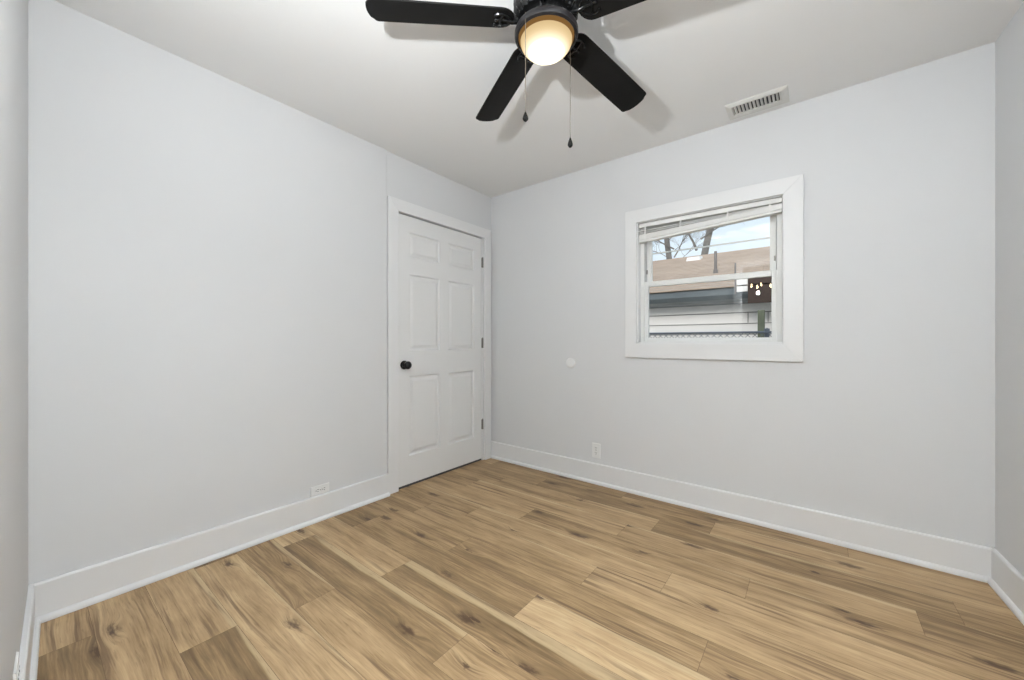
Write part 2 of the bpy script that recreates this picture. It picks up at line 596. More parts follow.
# floor: one plank face each, with its own tone, grain seed and sapwood share
def build_floor():
    bm = bmesh.new()
    uvl = bm.loops.layers.uv.new('plank')
    cl = bm.loops.layers.float_color.new('plank_data')
    W, LEN, Y0, G = 0.1715, 1.1935, 0.343, 0.0006
    XMIN, XMAX = -2.50, 1.65
    # joint position of each row, and tones / sapwood of the planks that start at that joint
    rows = {
        -2: (-2.10, {-1: (.52, .1), 0: (.30, .0)}),
        -1: (-1.30, {-1: (.50, .0), 0: (.48, .1)}),
        0: (-1.737, {-1: (.55, .75), 0: (.32, .75)}),
        1: (-2.323, {-1: (.20, .0), 0: (.55, .25), 1: (.50, .2)}),
        2: (-1.657, {-1: (.40, .75), 0: (.47, .3)}),
        3: (-2.205, {-1: (.62, .2), 0: (.34, .72), 1: (.47, .35)}),
        4: (-1.573, {-1: (.52, .60), 0: (.34, .85)}),
        5: (-2.125, {-1: (.30, 0), 0: (.38, .2), 1: (.66, .55)}),
        6: (-1.494, {-1: (.42, .1), 0: (.40, .15), 1: (.42, .1)}),
        7: (-2.013, {-1: (.40, .1), 0: (.46, .35), 1: (.52, .25)}),
        8: (-1.716, {-1: (.45, .5), 0: (.48, .70), 1: (.54, .3)}),
        9: (-1.420, {-1: (.50, .2), 0: (.38, .55), 1: (.42, .4)}),
        10: (-2.060, {-1: (.42, .2), 0: (.50, .5), 1: (.44, .55), 2: (.34, .2)}),
        11: (-1.928, {-1: (.42, .1), 0: (.48, .5), 1: (.34, .45), 2: (.42, .3)}),
        12: (-1.655, {-1: (.40, .1), 0: (.36, .1), 1: (.52, .45)}),
        13: (-2.245, {0: (.42, .1), 1: (.40, .2)}),
        14: (-1.9, {}),
    }
    z = 0.0
    for r in range(-24, 15):
        ya = Y0 + W * r
        yb = ya + W
        if ya > 2.80:
            break
        yb = min(yb, 2.80)
        ph, tones = rows.get(r, (-2.2 + rnd.random() * 1.1, {}))
        k0 = math.floor((XMIN - ph) / LEN)
        k1 = math.ceil((XMAX - ph) / LEN)
        for k in range(k0, k1):
            xa = max(ph + LEN * k, XMIN)
            xb = min(ph + LEN * (k + 1), XMAX)
            if xb - xa < 0.01:
                continue
            tone, sap = tones.get(k, (0.36 + rnd.random() * 0.2, rnd.random() * 0.6))
            seed = rnd.random()
            vs = [bm.verts.new(p) for p in ((xa + G, ya + G, z), (xb - G, ya + G, z), (xb - G, yb - G, z), (xa + G, yb - G, z))]
            f = bm.faces.new(vs)
            off = rnd.random() * 30
            uvs = ((0, 0), (xb - xa, 0), (xb - xa, (yb - ya) / W), (0, (yb - ya) / W))
            for lp, q in zip(f.loops, uvs):
                lp[uvl].uv = (q[0] + off, q[1])
                lp[cl] = (tone, seed, sap, 1)
            f.material_index = 0
    vs = [bm.verts.new(p) for p in ((XMIN - .05, -3.75, -0.0012), (XMAX + .05, -3.75, -0.0012), (XMAX + .05, 2.85, -0.0012), (XMIN - .05, 2.85, -0.0012))]
    top = bm.faces.new(vs)
    top.material_index = 1
    lo = [bm.verts.new((v.co.x, v.co.y, -0.06)) for v in vs]
    f = bm.faces.new(lo[::-1])
    f.material_index = 1
    for i in range(4):
        f = bm.faces.new([vs[i], lo[i], lo[(i + 1) % 4], vs[(i + 1) % 4]])
        f.material_index = 1
    me = bpy.data.meshes.new('floor')
    bm.to_mesh(me)
    bm.free()
    me.materials.append(M['floor'])
    me.materials.append(M['gap'])
    o = bpy.data.objects.new('floor', me)
    COL.objects.link(o)
    struct(o)


build_floor()


# ------------------------------------------------------------------ baseboards with shoe moulding
def baseboard(name, p0, p1, inn, s0, s1, top=0.153):
    d = (p1 - p0).normalized()
    prof = [(0, 0), (0.031, 0), (0.031, 0.010), (0.028, 0.017), (0.022, 0.022), (0.016, 0.023), (0.016, top - 0.006), (0.012, top), (0, top)]
    q0, q1 = p0 + d * s0, p0 + d * s1
    pts = [(q0.x + inn.x * a, q0.y + inn.y * a, z) for a, z in prof]
    mb = MB()
    mb.prism(pts, q1 - q0)
    return struct(mb.build(name, M['trim'], bevel=0.0015, segs=2))


baseboard('baseboard_left', Vector((-2.373, 0, 0)), Vector((-2.373, 3, 0)), Vector((1, 0, 0)), 0.03, YS)
baseboard('baseboard_back', A, B, inB, 0.002, (B - A).length)
baseboard('baseboard_right', B, D, inR, 0.0, (D - B).length)
baseboard('baseboard_front', D, Cc, inF, f1 + 0.09, (Cc - D).length - 0.010)

# doorway trim around the opening the camera stands in
mb = MB()
for a, e, z0, z1 in ((f1, f1 + 0.085, 0, 2.145), (f0 - 0.085, f0, 0, 2.145), (f0, f1, 2.06, 2.145)):
    q0, q1 = D + dF * a, D + dF * e
    bb = [q0, q1, q1 + inF * 0.018, q0 + inF * 0.018]
    mb.hexa([(v.x, v.y, z0) for v in bb] + [(v.x, v.y, z1) for v in bb])
struct(mb.build('trim_1', M['trim'], bevel=0.003))

# ------------------------------------------------------------------ door_1: six-panel door in the left wall
door = struct(empty('door_1', (-2.385, 2.15, 0)))


def local(o, parent):
    o.location = o.location - parent.location
    return o


def build_in(mb, name, material, parent, **k):
    """mesh given in world coordinates, parented under an unrotated empty"""
    bmesh.ops.translate(mb.bm, vec=-parent.location, verts=mb.bm.verts[:])
    return mb.build(name, material, parent, **k)


FX = -2.390      # face of the leaf
ys = [1.703, 1.803, 2.103, 2.198, 2.508, 2.606]
zs = [0.018, 0.228, 0.826, 1.018, 1.592, 1.722, 1.906, 2.026]
bm = bmesh.new()
front = {}
for iy, y in enumerate(ys):
    for iz, z in enumerate(zs):
        front[iy, iz] = bm.verts.new((FX, y, z))


def panel(y0, y1, z0, z1, outer):
    steps = ((0.007, -0.011), (0.018, -0.012), (0.040, -0.003))
    prev = outer
    for ins, dep in steps:
        cur = [bm.verts.new((FX + dep, a, c)) for a, c in ((y0 + ins, z0 + ins), (y1 - ins, z0 + ins), (y1 - ins, z1 - ins), (y0 + ins, z1 - ins))]
        for i in range(4):
            bm.faces.new([prev[i], prev[(i + 1) % 4], cur[(i + 1) % 4], cur[i]])
        prev = cur
    bm.faces.new(prev)


for iy in range(5):
    for iz in range(7):
        q = [front[iy, iz], front[iy + 1, iz], front[iy + 1, iz + 1], front[iy, iz + 1]]
        if iy in (1, 3) and iz in (1, 3, 5):
            panel(ys[iy], ys[iy + 1], zs[iz], zs[iz + 1], q)
        else:
            bm.faces.new(q)
back = [bm.verts.new((FX - 0.035, y, z)) for y, z in ((ys[0], zs[0]), (ys[-1], zs[0]), (ys[-1], zs[-1]), (ys[0], zs[-1]))]
bm.faces.new(back[::-1])
bm.faces.new([front[i, 0] for i in range(6)] + [back[1], back[0]])
bm.faces.new([front[i, 7] for i in range(6)][::-1] + [back[3], back[2]])
bm.faces.new([front[0, i] for i in range(8)][::-1] + [back[0], back[3]])
bm.faces.new([front[5, i] for i in range(8)] + [back[2], back[1]])
mb = MB()
mb.bm.free()
mb.bm = bm
leaf = build_in(mb, 'door_leaf', M['door'], door)
# jamb and stop
mb = MB()
mb.box(-2.500, -2.385, 1.688, 1.699, 0, 2.034)
mb.box(-2.500, -2.385, 2.612, 2.634, 0, 2.034)
mb.box(-2.500, -2.470, 1.699, 2.612, 2.010, 2.034)
build_in(mb, 'door_jamb', M['trim'], door)
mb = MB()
mb.box(-2.418, -2.393, 1.705, 2.604, 0.001, 0.0175)  # dark strip stands in for the shade in the gap below the leaf
build_in(mb, 'door_gap_shade', M['slot'], door, label='dark strip in place of the shaded gap under the door')
# casing, mitred
mb = MB()
X0, X1 = -2.385, -2.366
ci0, ci1, co0, co1, zi, zo = 1.694, 2.630, 1.608, 2.711, 2.034, 2.122
mb.prism([(X0, co0, 0), (X0, ci0, 0), (X0, ci0, zi), (X0, co0, zo)], (X1 - X0, 0, 0))
mb.prism([(X0, ci1, 0), (X0, co1, 0), (X0, co1, zo), (X0, ci1, zi)], (X1 - X0, 0, 0))
mb.prism([(X0, co0, zo), (X0, ci0, zi), (X0, ci1, zi), (X0, co1, zo)], (X1 - X0, 0, 0))
build_in(mb, 'door_casing', M['trim'], door, bevel=0.003, segs=3)
# knob with rose
kz, ky = 0.913, 1.757
rot = Matrix.Translation((FX, ky, kz)) @ Matrix.Rotation(math.pi / 2, 4, 'Y')
mb = MB()
mb.lathe([(0, 0.0), (0.033, 0.0), (0.033, 0.005), (0.029, 0.010), (0.016, 0.013), (0.013, 0.018), (0.013, 0.030), (0.0, 0.030)], 40, rot, cap=False)
rose = build_in(mb, 'rose', M['knob'], door, smooth=True, label='black round rose plate')
mb = MB()
mb.lathe([(0.0, 0.026), (0.014, 0.027), (0.024, 0.032), (0.0295, 0.042), (0.029, 0.052), (0.023, 0.061), (0.012, 0.065), (0, 0.066)], 40, rot, cap=False)
build_in(mb, 'knob', M['knob'], door, smooth=True, label='black door knob')
# hinges
for hz in (1.808, 1.073, 0.330):
    mb = MB()
    mb.box(-2.388, -2.3835, 2.600, 2.622, hz - 0.044, hz + 0.044)
    for k in range(5):
        z0 = hz - 0.045 + k * 0.018
        mb.lathe([(0.0065, z0 + 0.0005), (0.0065, z0 + 0.0172)], 14, Matrix.Translation((-2.380, 2.610, 0)))
    mb.lathe([(0.0035, hz + 0.045), (0.005, hz + 0.049), (0, hz + 0.053)], 12, Matrix.Translation((-2.380, 2.610, 0)))
    build_in(mb, 'hinge', M['hinge'], door, label='satin grey metal hinge')
# strike / latch edge on the jamb
mb = MB()
mb.box(-2.3865, -2.3845, 1.6985, 1.7005, kz - 0.03, kz + 0.03)
build_in(mb, 'strike_plate', M['hinge'], door)

# ------------------------------------------------------------------ window_1
win = struct(empty('window_1', (-0.565, 2.725, 1.07)))


def yb(x):          # room face of the back wall
    return A.y + (B.y - A.y) * (x - A.x) / (B.x - A.x)


ox0, ox1, oz0, oz1 = -1.073, -0.042, 0.973, 2.024
mb = MB()


def cas(pts):
    a = [mb.bm.verts.new((x, yb(x), z)) for x, z in pts]
    c = [mb.bm.verts.new((x, yb(x) - 0.020, z)) for x, z in pts]
    mb.bm.faces.new(a)
    mb.bm.faces.new(c[::-1])
    n = len(pts)
    for i in range(n):
        mb.bm.faces.new([a[i], c[i], c[(i + 1) % n], a[(i + 1) % n]])


ix0, ix1, iz0, iz1 = -0.990, -0.136, 1.072, 1.934
cas([(ox0, oz0), (ix0, iz0), (ix0, iz1), (ox0, oz1)])
cas([(ix1, iz0), (ox1, oz0), (ox1, oz1), (ix1, iz1)])
cas([(ox0, oz1), (ix0, iz1), (ix1, iz1), (ox1, oz1)])
cas([(ox0, oz0), (ox1, oz0), (ix1, iz0), (ix0, iz0)])
build_in(mb, 'window_casing', M['trim'], win, bevel=0.0012, segs=2)
# jamb liner / frame through the wall
mb = MB()
JY0, JY1 = 2.720, 2.860
mb.box(WX0 + .0, WX0 + 0.016, JY0, JY1, WZ0, WZ1)
mb.box(WX1 - 0.010, WX1, JY0, JY1, WZ0, WZ1)
mb.box(WX0, WX1, JY0, JY1, WZ0, WZ0 + 0.014)
mb.box(WX0, WX1, JY0, JY1, WZ1 - 0.008, WZ1)
build_in(mb, 'window_jamb', M['trim'], win, bevel=0.001)
# vinyl master frame: inner stop, tracks
mb = MB()
fx0, fx1 = WX0 + 0.016, WX1 - 0.010
mb.box(fx0, fx0 + 0.026, 2.772, 2.852, WZ0 + 0.014, WZ1 - 0.008)
mb.box(fx1 - 0.030, fx1, 2.772, 2.852, WZ0 + 0.014, WZ1 - 0.008)
mb.box(fx0 + 0.026, fx1 - 0.030, 2.772, 2.852, WZ1 - 0.034, WZ1 - 0.008)
mb.box(fx0 + 0.026, fx1 - 0.030, 2.772, 2.852, WZ0 + 0.014, WZ0 + 0.022)
build_in(mb, 'window_frame', M['vinyl'], win, bevel=0.002)


def sash(name, x0, x1, z0, z1, y0, y1, st, rt, rb):
    mb = MB()
    mb.box(x0, x0 + st, y0, y1, z0, z1)
    mb.box(x1 - st, x1, y0, y1, z0, z1)
    mb.box(x0 + st, x1 - st, y0, y1, z0, z0 + rb)
    mb.box(x0 + st, x1 - st, y0, y1, z1 - rt, z1)
    s = build_in(mb, name, M['vinyl'], win, bevel=0.002)
    mb = MB()
    ym = (y0 + y1) / 2
    mb.box(x0 + st - .004, x1 - st + .004, ym, ym + 0.0005, z0 + rb - .004, z1 - rt + .004)
    g = mb
    bmesh.ops.translate(g.bm, vec=-win.location, verts=g.bm.verts[:])
    # a single pane: keep only the room-side face
    g.bm.faces.ensure_lookup_table()
    kill = [f for f in g.bm.faces if abs(f.calc_center_median().y - (ym - win.location.y)) > 1e-5]
    bmesh.ops.delete(g.bm, geom=kill, context='FACES')
    g.build('pane', M['glass'], s)
    return s


sx0, sx1 = fx0 + 0.022, fx1 - 0.026
low = sash('lower_sash', sx0, sx1, 1.092, 1.516, 2.780, 2.806, 0.030, 0.036, 0.020)
upp = sash('upper_sash', sx0 + 0.010, sx1 - 0.008, 1.490, 1.896, 2.812, 2.838, 0.033, 0.03, 0.03)
# tilt latches on top of the lower sash and small track clips
for x in (sx0 + 0.012, sx1 - 0.016):
    mb = MB()
    mb.box(x - 0.004, x + 0.004, 2.806, 2.812, 1.575, 1.605)
    build_in(mb, 'sash_clip', M['hinge'], win)
# storm window rail outside
mb = MB()
mb.box(fx0 + .026, fx1 - 0.03, 2.846, 2.852, 1.722, 1.732)
build_in(mb, 'storm_rail', M['vinyl'], win)

# ------------------------------------------------------------------ blind, drawn up and hanging a little low on its left
blind = tag(empty('window_blind', (-0.563, 2.742, 1.93)), 'white horizontal blind drawn up at the top of the window, sagging at its left end', 'blind')
bx0, bx1 = -0.981, -0.142
mb = MB()
mb.box(bx0 + .002, bx1, 2.727, 2.767, 1.898, 1.926)
build_in(mb, 'headrail', M['blind'], blind, bevel=0.002)
zl, zr = 1.792, 1.841          # underside at the left and right ends
n = 9
for k in range(n):
    a0 = zl + 0.0178 + k * 0.0052 + (0.008 if k > 6 else 0) + (0.010 if k > 7 else 0)
    a1 = zr + 0.0168 + k * 0.0037
    mb = MB()
    mb.hexa([(bx0, 2.725, a0), (bx1, 2.725, a1), (bx1, 2.775, a1 + .001), (bx0, 2.775, a0 + .001),
             (bx0, 2.725, a0 + .0046), (bx1, 2.725, a1 + .0034), (bx1, 2.775, a1 + .0044), (bx0, 2.775, a0 + .0056)])
    build_in(mb, 'slat', M['blind'], blind)
mb = MB()
mb.hexa([(bx0, 2.727, zl), (bx1, 2.727, zr), (bx1, 2.773, zr), (bx0, 2.773, zl),
         (bx0, 2.727, zl + .017), (bx1, 2.727, zr + .016), (bx1, 2.773, zr + .016), (bx0, 2.773, zl + .017)])
build_in(mb, 'bottom_rail', M['blind'], blind, bevel=0.003)
for x in (-0.936, -0.70, -0.42, -0.20):
    zb_ = zl + (zr - zl) * (x - bx0) / (bx1 - bx0)
    mb = MB()
    mb.box(x - .004, x + .004, 2.7245, 2.7262, zb_ - 0.001, 1.91)
    build_in(mb, 'ladder_tape', M['blind'], blind)

# ------------------------------------------------------------------ ceiling fan
FCX, FCY, ZB = -0.7866, 1.2141, 2.27
fan = tag(empty('ceiling_fan', (FCX, FCY, CEIL)), 'black five-blade ceiling fan with a lit frosted bowl, fixed close to the ceiling', 'ceiling fan')


def fl(z):
    return z - CEIL


mb = MB()
mb.lathe([(0.0, 0.0), (0.085, 0.0), (0.092, -0.008), (0.092, -0.030), (0.080, -0.040), (0, -0.040)], 48, None, cap=False)
mb.build('canopy', M['gloss'], fan, smooth=True)
# ribbed motor housing
mb = MB()
S = 96
prof = [(0.070, fl(2.402)), (0.106, fl(2.392)), (0.1185, fl(2.368)), (0.1205, fl(2.335)), (0.117, fl(2.305)), (0.104, fl(2.288)), (0.070, fl(2.284))]
rings = []
for i, (r, z) in enumerate(prof):
    amp = 0.0035 if 1 <= i <= 5 else 0
    rings.append([mb.bm.verts.new(((r + amp * math.cos(24 * 2 * math.pi * k / S)) * math.cos(2 * math.pi * k / S),
                                   (r + amp * math.cos(24 * 2 * math.pi * k / S)) * math.sin(2 * math.pi * k / S), z)) for k in range(S)])
for a, c in zip(rings, rings[1:]):
    for k in range(S):
        mb.bm.faces.new([a[k], a[(k + 1) % S], c[(k + 1) % S], c[k]])
mb.bm.faces.new(rings[0])
mb.bm.faces.new(rings[-1])
mb.build('motor_housing', M['gloss'], fan, smooth=True)
mb = MB()
mb.lathe([(0, fl(2.290)), (0.088, fl(2.290)), (0.088, fl(2.262)), (0.062, fl(2.258)), (0.062, fl(2.236)), (0, fl(2.236))], 48, None, cap=False)
mb.build('flywheel', M['gloss'], fan, smooth=True)
# light fitter ring
mb = MB()
mb.lathe([(0, fl(2.248)), (0.104, fl(2.248)), (0.1165, fl(2.245)), (0.1185, fl(2.239)), (0.1185, fl(2.228)), (0.1165, fl(2.2225)), (0.1075, fl(2.2185)), (0.105, fl(2.2205)), (0.105, fl(2.236)), (0, fl(2.236))], 64, None, cap=False)
mb.build('fitter_ring', M['bronze'], fan, smooth=True)
mb = MB()
mb.lathe([(0.1035, fl(2.232)), (0.1035, fl(2.2225)), (0.1015, fl(2.2155)), (0.0965, fl(2.2095))], 64, None, cap=False)
mb.build('bowl_collar', M['collar'], fan, smooth=True, label='amber side wall of the glass bowl')
mb = MB()
pr_ = []
for k in range(15):
    t = k / 14 * math.pi / 2
    pr_.append((0.0962 * math.cos(t) if k < 14 else 0.0, fl(2.212) - 0.060 * math.sin(t)))
mb.lathe(pr_, 64, None, cap=False)
mb.build('light_bowl', M['bowl'], fan, smooth=True, label='glowing frosted glass bowl')

# blades
DROOP = (0.038, 0.040, 0.040, 0.040, 0.052)      # the blades sag a little towards their tips
T0, RT, BW, PT = 2.659, 0.650, 0.1316, -0.245


def blade_outline():
    pts = []
    r0 = 0.120
    hw = BW / 2 - 0.006
    # rounded root
    for k in range(13):
        t = math.pi / 2 + math.pi * k / 12
        pts.append((r0 + 0.052 + 0.052 * math.cos(t), hw * math.sin(t)))
    # widening side to the tip, small corner radii, shallow arc end
    pts.append((0.40, -(hw + 0.004)))
    w2 = BW / 2
    cr_ = 0.014
    for k in range(5):
        t = -math.pi / 2 + (math.pi / 2 - 0.12) * k / 4
        pts.append((RT - 0.016 - cr_ + cr_ * math.cos(t), -w2 + cr_ + cr_ * math.sin(t)))
    for k in range(1, 8):
        y = -w2 + cr_ + (2 * w2 - 2 * cr_) * k / 8
        pts.append((RT - 0.016 + 0.016 * (1 - (y / w2) ** 2), y))
    for k in range(5):
        t = 0.12 + (math.pi / 2 - 0.12) * k / 4
        pts.append((RT - 0.016 - cr_ + cr_ * math.cos(t), w2 - cr_ + cr_ * math.sin(t)))
    pts.append((0.40, hw + 0.004))
    return pts


def make_blade():
    mb = MB()
    mb.prism([(x, y, -0.003) for x, y in blade_outline()], (0, 0, 0.006))
    b = mb.build('blade', M['black'], fan, bevel=0.0012)
    # iron: arm from the flywheel, forked scroll plate under the root, three screws
    mb = MB()
    mb.tube([(0.070, 0, -0.002), (0.100, 0, -0.010), (0.130, 0, -0.012), (0.150, 0, -0.008)], [0.008, 0.007, 0.008, 0.006], 10)
    for s in (-1, 1):
        mb.tube([(0.128, 0, -0.009), (0.142, s * 0.022, -0.008), (0.160, s * 0.034, -0.0075), (0.180, s * 0.036, -0.007), (0.194, s * 0.028, -0.006)], [0.005, 0.005, 0.0045, 0.0045, 0.006], 8)
        mb.lathe([(0, -0.012), (0.005, -0.011), (0.0065, -0.008), (0.0065, -0.003)], 14, Matrix.Translation((0.194, s * 0.028, 0)))
    mb.tube([(0.150, 0, -0.008), (0.190, 0, -0.006)], [0.006, 0.005], 8)
    mb.lathe([(0, -0.012), (0.005, -0.011), (0.0065, -0.008), (0.0065, -0.003)], 14, Matrix.Translation((0.190, 0, 0)))
    mb.tube([(0.166, -0.036, -0.0075), (0.176, 0, -0.0085), (0.166, 0.036, -0.0075)], 0.005, 8)
    mb.build('blade_iron', M['gloss'], b, smooth=True)
    return b


b0 = make_blade()
iron0 = b0.children[0] if b0.children else None
for k in range(5):
    if k == 0:
        b = b0
    else:
        b = b0.copy()
        COL.objects.link(b)
        b.parent = fan
        i_ = iron0.copy()
        COL.objects.link(i_)
        i_.parent = b
    ang = T0 + k * 2 * math.pi / 5
    b.matrix_basis = Matrix.Translation((0, 0, fl(ZB))) @ Matrix.Rotation(-0.0235, 4, 'X') @ Matrix.Rotation(-0.0092, 4, 'Y') @ Matrix.Rotation(ang, 4, 'Z') @ Matrix.Translation((0, 0, 0.018)) @ Matrix.Rotation(DROOP[k], 4, 'Y') @ Matrix.Rotation(PT, 4, 'X')


# pull chains
def chain(fwd, rgt, ztop, zb0, zb1, tilt=0.0):
    fx_ = -math.sin(YAW) * fwd + math.cos(YAW) * rgt - FCX
    fy_ = math.cos(YAW) * fwd + math.sin(YAW) * rgt - FCY
    mb = MB()
    r_ = math.hypot(fx_, fy_)
    mb.tube([(fx_ * 0.055 / r_, fy_ * 0.055 / r_, fl(ztop + 0.004)), (fx_ * 0.9, fy_ * 0.9, fl(ztop + 0.005)), (fx_, fy_, fl(ztop))], 0.0016, 6)
    mb.tube([(fx_, fy_, fl(ztop)), (fx_, fy_, fl(zb1))], 0.0011, 6)
    nb = int((ztop - zb1) / 0.0045)
    for k in range(nb):
        z = ztop - k * (ztop - zb1) / nb
        z2 = z - (ztop - zb1) / nb
        zm = (z + z2) / 2
        mb.lathe([(0.0006, fl(z)), (0.0013, fl(zm)), (0.0006, fl(z2))], 6, Matrix.Translation((fx_, fy_, 0)))
    c = mb.build('pull_chain', M['chain'], fan, label='thin beaded metal pull chain')
    mb = MB()
    h = zb1 - zb0
    prof = [(0, 0), (0.0045, 0.03 * h), (0.0092, 0.18 * h), (0.0100, 0.32 * h), (0.0080, 0.52 * h), (0.0045, 0.75 * h), (0.0018, 0.95 * h), (0, h)]
    mb.lathe([(r, z + fl(zb0)) for r, z in prof], 20, Matrix.Translation((fx_, fy_, 0)), cap=False)
    mb.build('chain_pull', M['black'], c, smooth=True, label='black teardrop pull')


chain(1.357, 0.0475, 2.246, 1.862, 1.899)
chain(1.500, 0.2270, 2.246, 1.842, 1.884)

# ------------------------------------------------------------------ ceiling register
reg = tag(empty('ceiling_vent', (-0.252, 2.580, CEIL)), 'white louvered air vent in the ceiling above the window', 'vent')
vx0, vx1, vy0, vy1 = -0.400, -0.104, 2.490, 2.672
hx0, hx1, hy0, hy1 = -0.372, -0.136, 2.520, 2.618
mb = MB()


def ring4(x0, x1, y0, y1, z):
    return [mb.bm.verts.new((x, y, z)) for x, y in ((x0, y0), (x1, y0), (x1, y1), (x0, y1))]


r1 = ring4(vx0, vx1, vy0, vy1, CEIL - 0.0002)
r2 = ring4(vx0 + .002, vx1 - .002, vy0 + .002, vy1 - .002, CEIL - 0.004)
r3 = ring4(vx0 + .020, vx1 - .020, vy0 + .020, vy1 - .020, CEIL - 0.011)
r4 = ring4(hx0, hx1, hy0, hy1, CEIL - 0.011)
r5 = ring4(hx0, hx1, hy0, hy1, CEIL - 0.0005)
for a, c in ((r1, r2), (r2, r3), (r3, r4), (r4, r5)):
    for i in range(4):
        mb.bm.faces.new([a[i], a[(i + 1) % 4], c[(i + 1) % 4], c[i]])
mb.bm.faces.new(r5)
build_in(mb, 'frame', M['vent'], reg)
mb = MB()
mb.box(hx0 + .001, hx1 - .001, hy0 + .001, hy1 - .001, CEIL - 0.0025, CEIL - 0.001)
build_in(mb, 'duct_opening', M['duct'], reg, label='dark opening behind the louvres')
for k in range(14):
    x = hx0 + (hx1 - hx0) * k / 13.0
    x = min(max(x, hx0 + 0.004), hx1 - 0.004)
    mb = MB()
    mb.hexa([(x - .0046, hy0, CEIL - .0115), (x - .0016, hy0, CEIL - .0115), (x - .0016, hy1, CEIL - .0115), (x - .0046, hy1, CEIL - .0115),
             (x + .0016, hy0, CEIL - .003), (x + .0046, hy0, CEIL - .003), (x + .0046, hy1, CEIL - .003), (x + .0016, hy1, CEIL - .003)])
    build_in(mb, 'louvre', M['vent'], reg)
for y in (vy0 + 0.012, vy1 - 0.012):
    pass


# ------------------------------------------------------------------ outlets and blank cover
def outlet(loc, rz, roll, label, hgt=0.114, wid=0.070):
    """plate centred on loc, facing local -Y; roll 90 deg lays it on its side"""
    o = tag(empty('wall_outlet', loc), label, 'outlet', 'wall outlets')
    o.rotation_euler = (0, roll, rz)
    mb = MB()
    h, w_ = hgt / 2, wid / 2
    mb.hexa([(-w_, 0, -h), (w_, 0, -h), (w_, 0, h), (-w_, 0, h),
             (-w_ + .003, -0.0055, -h + .003), (w_ - .003, -0.0055, -h + .003), (w_ - .003, -0.0055, h - .003), (-w_ + .003, -0.0055, h - .003)])
    mb.build('cover_plate', M['plastic'], o, bevel=0.001)
    for s in (-1, 1):
        mb = MB()
        pts = []
        for k in range(24):
            t = 2 * math.pi * k / 24
            pts.append((0.0165 * math.cos(t), -0.0055, s * 0.0195 + max(-0.0125, min(0.0125, 0.0165 * math.sin(t)))))
        mb.prism(pts, (0, -0.0018, 0))
        r = mb.build('receptacle', M['plastic'], o)
        mb = MB()
        for x, hh in ((-0.0062, 0.0085), (0.0062, 0.007)):
            mb.box(x - .0014, x + .0014, -0.0077, -0.0070, s * 0.0195 + .001, s * 0.0195 + .001 + hh)
        mb.lathe([(0.0027, 0), (0.0027, 0.0007)], 12, Matrix.Translation((0, -0.0070, s * 0.0195 - 0.0065)) @ Matrix.Rotation(math.pi / 2, 4, 'X'))
        mb.build('slots', M['slot'], r, label='dark socket slots')
    mb = MB()
    mb.lathe([(0.003, 0), (0.0025, 0.001), (0, 0.0012)], 12, Matrix.Translation((0, -0.0055, 0)) @ Matrix.Rotation(math.pi / 2, 4, 'X'))
    mb.build('screw', M['hinge'], o)
    return o


angB = math.atan2(dB.y, dB.x)
outlet((-1.310, yb(-1.310), 0.250), angB, 0, 'white duplex outlet upright on the wall below and left of the window')
outlet((-2.373, 1.130, 0.183), math.pi / 2, math.pi / 2, 'white duplex outlet lying sideways above the baseboard left of the door', wid=0.058)
pf = D + dF * ((D.x + 1.69) / abs(dF.x))
angF = math.atan2(inF.y, inF.x) + math.pi / 2
outlet((pf.x, pf.y, 0.190), angF, math.pi / 2, 'white outlet at the extreme left edge of the photo, above the front baseboard')

cov = MB()
cov.lathe([(0.042, 0), (0.042, 0.002), (0.039, 0.006), (0.030, 0.0085), (0, 0.009)], 40, Matrix.Rotation(math.pi / 2, 4, 'X'))
cv = cov.build('round_cover_plate', M['plastic'], None, smooth=True)
cv.location = (-1.534, yb(-1.534), 0.914)
cv.rotation_euler = (0, 0, angB)
tag(cv, 'round white blank cover plate on the wall left of the window', 'cover plate')

# ------------------------------------------------------------------ hall chandelier, mirrored in the lower pane
ch = tag(empty('chandelier', (-0.69, -2.40, CEIL)), 'small chandelier with lit bulbs, seen only as a reflection in the lower window pane', 'chandelier')
mb = MB()
mb.lathe([(0, 0), (0.06, 0), (0.055, -0.02), (0.012, -0.03), (0.008, -0.05), (0.008, -0.40), (0.03, -0.42), (0.04, -0.46), (0.02, -0.52), (0, -0.53)], 24, None, cap=False)
mb.build('stem', M['gloss'], ch, smooth=True)
for k in range(5):
    t = 2 * math.pi * k / 5 + 0.35
    c_, s_ = math.cos(t), math.sin(t)
    mb = MB()
    mb.tube([(0.03 * c_, 0.03 * s_, -0.46), (0.08 * c_, 0.08 * s_, -0.53), (0.14 * c_, 0.14 * s_, -0.53), (0.17 * c_, 0.17 * s_, -0.48)], 0.006, 8)
    mb.lathe([(0.022, -0.48), (0.026, -0.475), (0.012, -0.465), (0.010, -0.41), (0, -0.41)], 16, Matrix.Translation((0.17 * c_, 0.17 * s_, 0)))
    arm = mb.build('arm', M['gloss'], ch, smooth=True)
    mb = MB()
    mb.lathe([(0, -0.410), (0.012, -0.405), (0.019, -0.385), (0.015, -0.360), (0.005, -0.335), (0, -0.328)], 16, Matrix.Translation((0.17 * c_, 0.17 * s_, 0)), cap=False)
    mb.build('bulb', M['bulb'], arm, smooth=True)

# ------------------------------------------------------------------ outside
GZ = -0.45
mb = MB()
mb.box(-30, 25, 2.95, 60, GZ - 0.3, GZ)
struct(mb.build('ground', M['ground']))

# neighbouring house with long low roof
nb = tag(empty('neighbour_house', (-1.5, 6.3, GZ)), 'white-sided house with a brown shingle roof outside the window', 'house')
NX0, NX1 = -9.0, 7.0
mb = MB()
